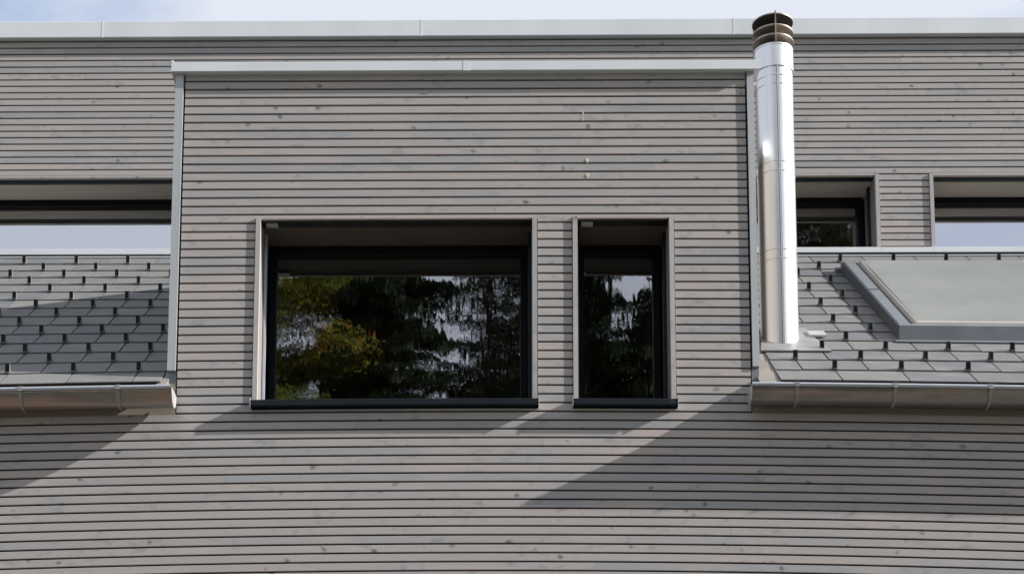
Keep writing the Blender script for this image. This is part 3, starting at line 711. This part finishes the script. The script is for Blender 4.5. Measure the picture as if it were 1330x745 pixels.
def spruce(x,y,H,base,label,rmax=3.6,dens=1.0,fine=13.0,seed=1,taper=.30):
    rnd=random.Random(seed); rs=np.random.RandomState(seed)
    root=bpy.data.objects.new('conifer',None); COL.objects.link(root); root.location=(x,y,0); tag(root,label,'tree')
    tr=MB(); nseg=10
    for i in range(nseg): limb(tr,(0,0,H*i/nseg),(0,0,H*(i+1)/nseg),.36*(1-i/nseg)+.03,.36*(1-(i+1)/nseg)+.03,9)
    C=[];U=[];V=[];T=[]
    z=base
    while z<H-.3:
        L0=min(rmax,(H-z)*taper+.25)
        nb=rnd.choice((4,5,6)) if z>fine-2 else 4
        for k in range(nb):
            a=rnd.uniform(0,2*math.pi); L=L0*rnd.uniform(.65,1.1); dx,dy=math.cos(a),math.sin(a)
            pts=[]
            for t in np.linspace(0,1,7): pts.append((dx*L*t,dy*L*t,z+ .10*L*t -.42*L*t*t+.12*L*t**4))
            for p,q in zip(pts[::2],pts[2::2]): limb(tr,p,q,.028*L/3+.006,.02*L/3+.004,5)
            step=.085 if z>fine else .35
            t=.12
            while t<1:
                i=min(5,int(t*6)); f=t*6-i; p=np.array(pts[i])*(1-f)+np.array(pts[i+1])*f
                for _ in range(int(7*dens+rnd.random()) if z>fine else 2):
                    side=rnd.choice((-1,1)); sl=rnd.uniform(.05,.55)*(1.15-t)
                    c0=p+np.array((-dy*side*sl+rnd.gauss(0,.05),dx*side*sl+rnd.gauss(0,.05),-.15*sl))
                    hl=rnd.uniform(.05,.20) if z>fine else rnd.uniform(.3,.6)
                    down=np.array((rnd.gauss(0,.25)+dx*.15,rnd.gauss(0,.25)+dy*.15,-1.0)); down/=np.linalg.norm(down)
                    u=np.array((rnd.gauss(0,1),rnd.gauss(0,1),rnd.gauss(0,.3))); u/=np.linalg.norm(u)
                    wd=rnd.uniform(.008,.022) if z>fine else .12
                    C.append(c0+down*hl*.8);U.append(u*wd);V.append(-down*hl);T.append(rnd.random()**1.4)
                    # flat spray along the branch
                    if rnd.random()<.6:
                        hd=np.array((-dy*side+dx*.6,dx*side+dy*.6,-.35)); hd/=np.linalg.norm(hd)
                        C.append(p+hd*sl*.6+np.array((0,0,rnd.gauss(0,.04))));U.append(np.array((dx,dy,.1))*rnd.uniform(.012,.028));V.append(hd*(sl*.35+.06));T.append(rnd.random())
                t+=step/L*rnd.uniform(.7,1.3)
        z+=rnd.uniform(.20,.36) if z>fine-2 else .6
    tr.build('trunk',M['bark'],root,sag=False)
    quads_obj('crown',np.array(C),np.array(U),np.array(V),np.array(T),M['needle'],root)
    return root
def broadleaf(x,y,H,label,spread=3.2,n=26000,seed=1,lo=.35):
    rs=np.random.RandomState(seed); rnd=random.Random(seed)
    root=bpy.data.objects.new('broadleaf_tree',None); COL.objects.link(root); root.location=(x,y,0); tag(root,label,'tree')
    tr=MB(); limb(tr,(0,0,0),(.1,0,H*.4),.32,.22,9); limb(tr,(.1,0,H*.4),(0,.1,H*.7),.22,.12,9); limb(tr,(0,.1,H*.7),(0,0,H*.95),.12,.03,9)
    blobs=[]
    for i in range(46):
        z=H*(lo+(1-lo)*rnd.random()**.8); t=(z/H-lo)/(1-lo); R=spread*math.sqrt(max(.05,1-(t*1.05-.25)**2*1.3))
        a=rnd.uniform(0,2*math.pi); r=R*math.sqrt(rnd.random()); c=(r*math.cos(a),r*math.sin(a),z-.3)
        blobs.append((c,rnd.uniform(.45,.95))); limb(tr,(0,0,max(H*.3,z-r*.9-.6)),c,.06,.015,6)
        for _ in range(3):
            e=(c[0]+rnd.gauss(0,.4),c[1]+rnd.gauss(0,.4),c[2]+rnd.gauss(.1,.4)); limb(tr,c,e,.014,.004,4)
    tr.build('trunk',M['bark'],root,sag=False)
    per=n//len(blobs); C=[];T=[]
    for c,r in blobs:
        d=rs.normal(size=(per,3)); d/=np.linalg.norm(d,axis=1)[:,None]; rad=r*rs.uniform(.15,1,per)**.5
        C.append(np.array(c)+d*rad[:,None]*np.array((1.25,1.25,.8))); base=rnd.random()**1.2*.72
        T.append(np.clip(base*.8+rs.normal(0,.16,per)+(rs.random_sample(per)<.10)*.42,0,1))
    C=np.concatenate(C);T=np.concatenate(T); k=len(C)
    U=rs.normal(size=(k,3)); U/=np.linalg.norm(U,axis=1)[:,None]; W=rs.normal(size=(k,3)); V=np.cross(U,W); V/=np.linalg.norm(V,axis=1)[:,None]
    s=rs.uniform(.016,.034,k)[:,None]
    quads_obj('crown',C,U*s*.7,V*s*1.3,T,M['leafy'],root)
    return root
spruce(-2.4,-26,25.0,2.0,'tall dark conifer mirrored in the middle of the wide dormer window',3.5,1.7,14.5,3)
spruce(2.5,-26.5,22.0,2.0,'shorter dark conifer mirrored in the narrow dormer window',3.0,1.6,14.5,5)
spruce(9.4,-28,27.5,2.5,'highest conifer mirrored in the upper window beside the flue',3.4,1.2,18,8)
spruce(11.2,-33,29.5,2.5,'tall conifer behind the one mirrored in the upper window beside the flue',3.4,.9,21,9)
spruce(4.0,-26,18.9,2.0,'low broad conifer mirrored along the bottom of the narrow dormer window',2.6,1.7,14.5,11,.5)
spruce(5.6,-27,18.9,2.0,'low conifer at the right edge of the narrow dormer window reflection',2.6,1.2,14.5,12,.45)
spruce(0.5,-32,25.5,2.0,'conifer standing behind and between the two mirrored window conifers',3.0,.38,16.5,17)
spruce(1.9,-35,26.0,2.0,'farthest conifer behind the one mirrored in the narrow dormer window',3.0,.8,18,19)
spruce(-2.9,-34,24.5,2.0,'conifer behind the autumn tree, hidden by it from the house',3.0,1.0,17.5,23)
broadleaf(-4.5,-23.5,20.4,'yellow-green autumn tree mirrored at the left of the wide dormer window',2.3,80000,4)

# ------------------------------------------------------------------ camera
cd=bpy.data.cameras.new('camera'); co=bpy.data.objects.new('camera',cd); COL.objects.link(co)
Rm=Matrix((RGT,UPV,-FWD)).transposed().to_4x4(); Rm.translation=CAM; co.matrix_world=Rm
cd.sensor_fit='HORIZONTAL'; cd.sensor_width=36; cd.lens=36*F/1330
cd.shift_x=(665-PPX)/1330; cd.shift_y=(PPY-372.5)/1330; cd.clip_start=.1; cd.clip_end=3000
scene.camera=co

# ------------------------------------------------------------------ light
SUN=Vector((1.41,-.229,.706)).normalized()
el=math.asin(SUN.z); az=math.atan2(SUN.x,SUN.y)
sd=bpy.data.lights.new('sun','SUN'); so=bpy.data.objects.new('sun',sd); COL.objects.link(so)
sd.energy=4.4; sd.angle=math.radians(.53); sd.color=(1,.955,.90)
so.rotation_euler=SUN.to_track_quat('Z','Y').to_euler()
w=bpy.data.worlds.new('World'); scene.world=w; w.use_nodes=True; nt=w.node_tree
bg=nt.nodes['Background']
sky=N(nt,'ShaderNodeTexSky',sky_type='NISHITA'); sky.sun_disc=False; sky.sun_elevation=el; sky.sun_rotation=az; sky.altitude=500
tc=N(nt,'ShaderNodeTexCoord')
mp=N(nt,'ShaderNodeMapping'); mp.inputs['Scale'].default_value=(2.2,2.2,5.0); mp.inputs['Location'].default_value=(.4,.2,.35); nt.links.new(tc.outputs['Generated'],mp.inputs[0])
cl=noise(nt,mp.outputs[0],1.6,7,.55,.3)
cm=ramp(nt,cl,[(.27,.30),(.50,1.0)])
skyc=mix(nt,cm,sky.outputs[0],(3.05,3.22,3.6))
nt.links.new(skyc,bg.inputs[0]); bg.inputs[1].default_value=.10
scene.view_settings.view_transform='Standard'; scene.view_settings.look='None'; scene.view_settings.gamma=1; scene.view_settings.exposure=1.35
scene.cycles.max_bounces=8; scene.cycles.transparent_max_bounces=8
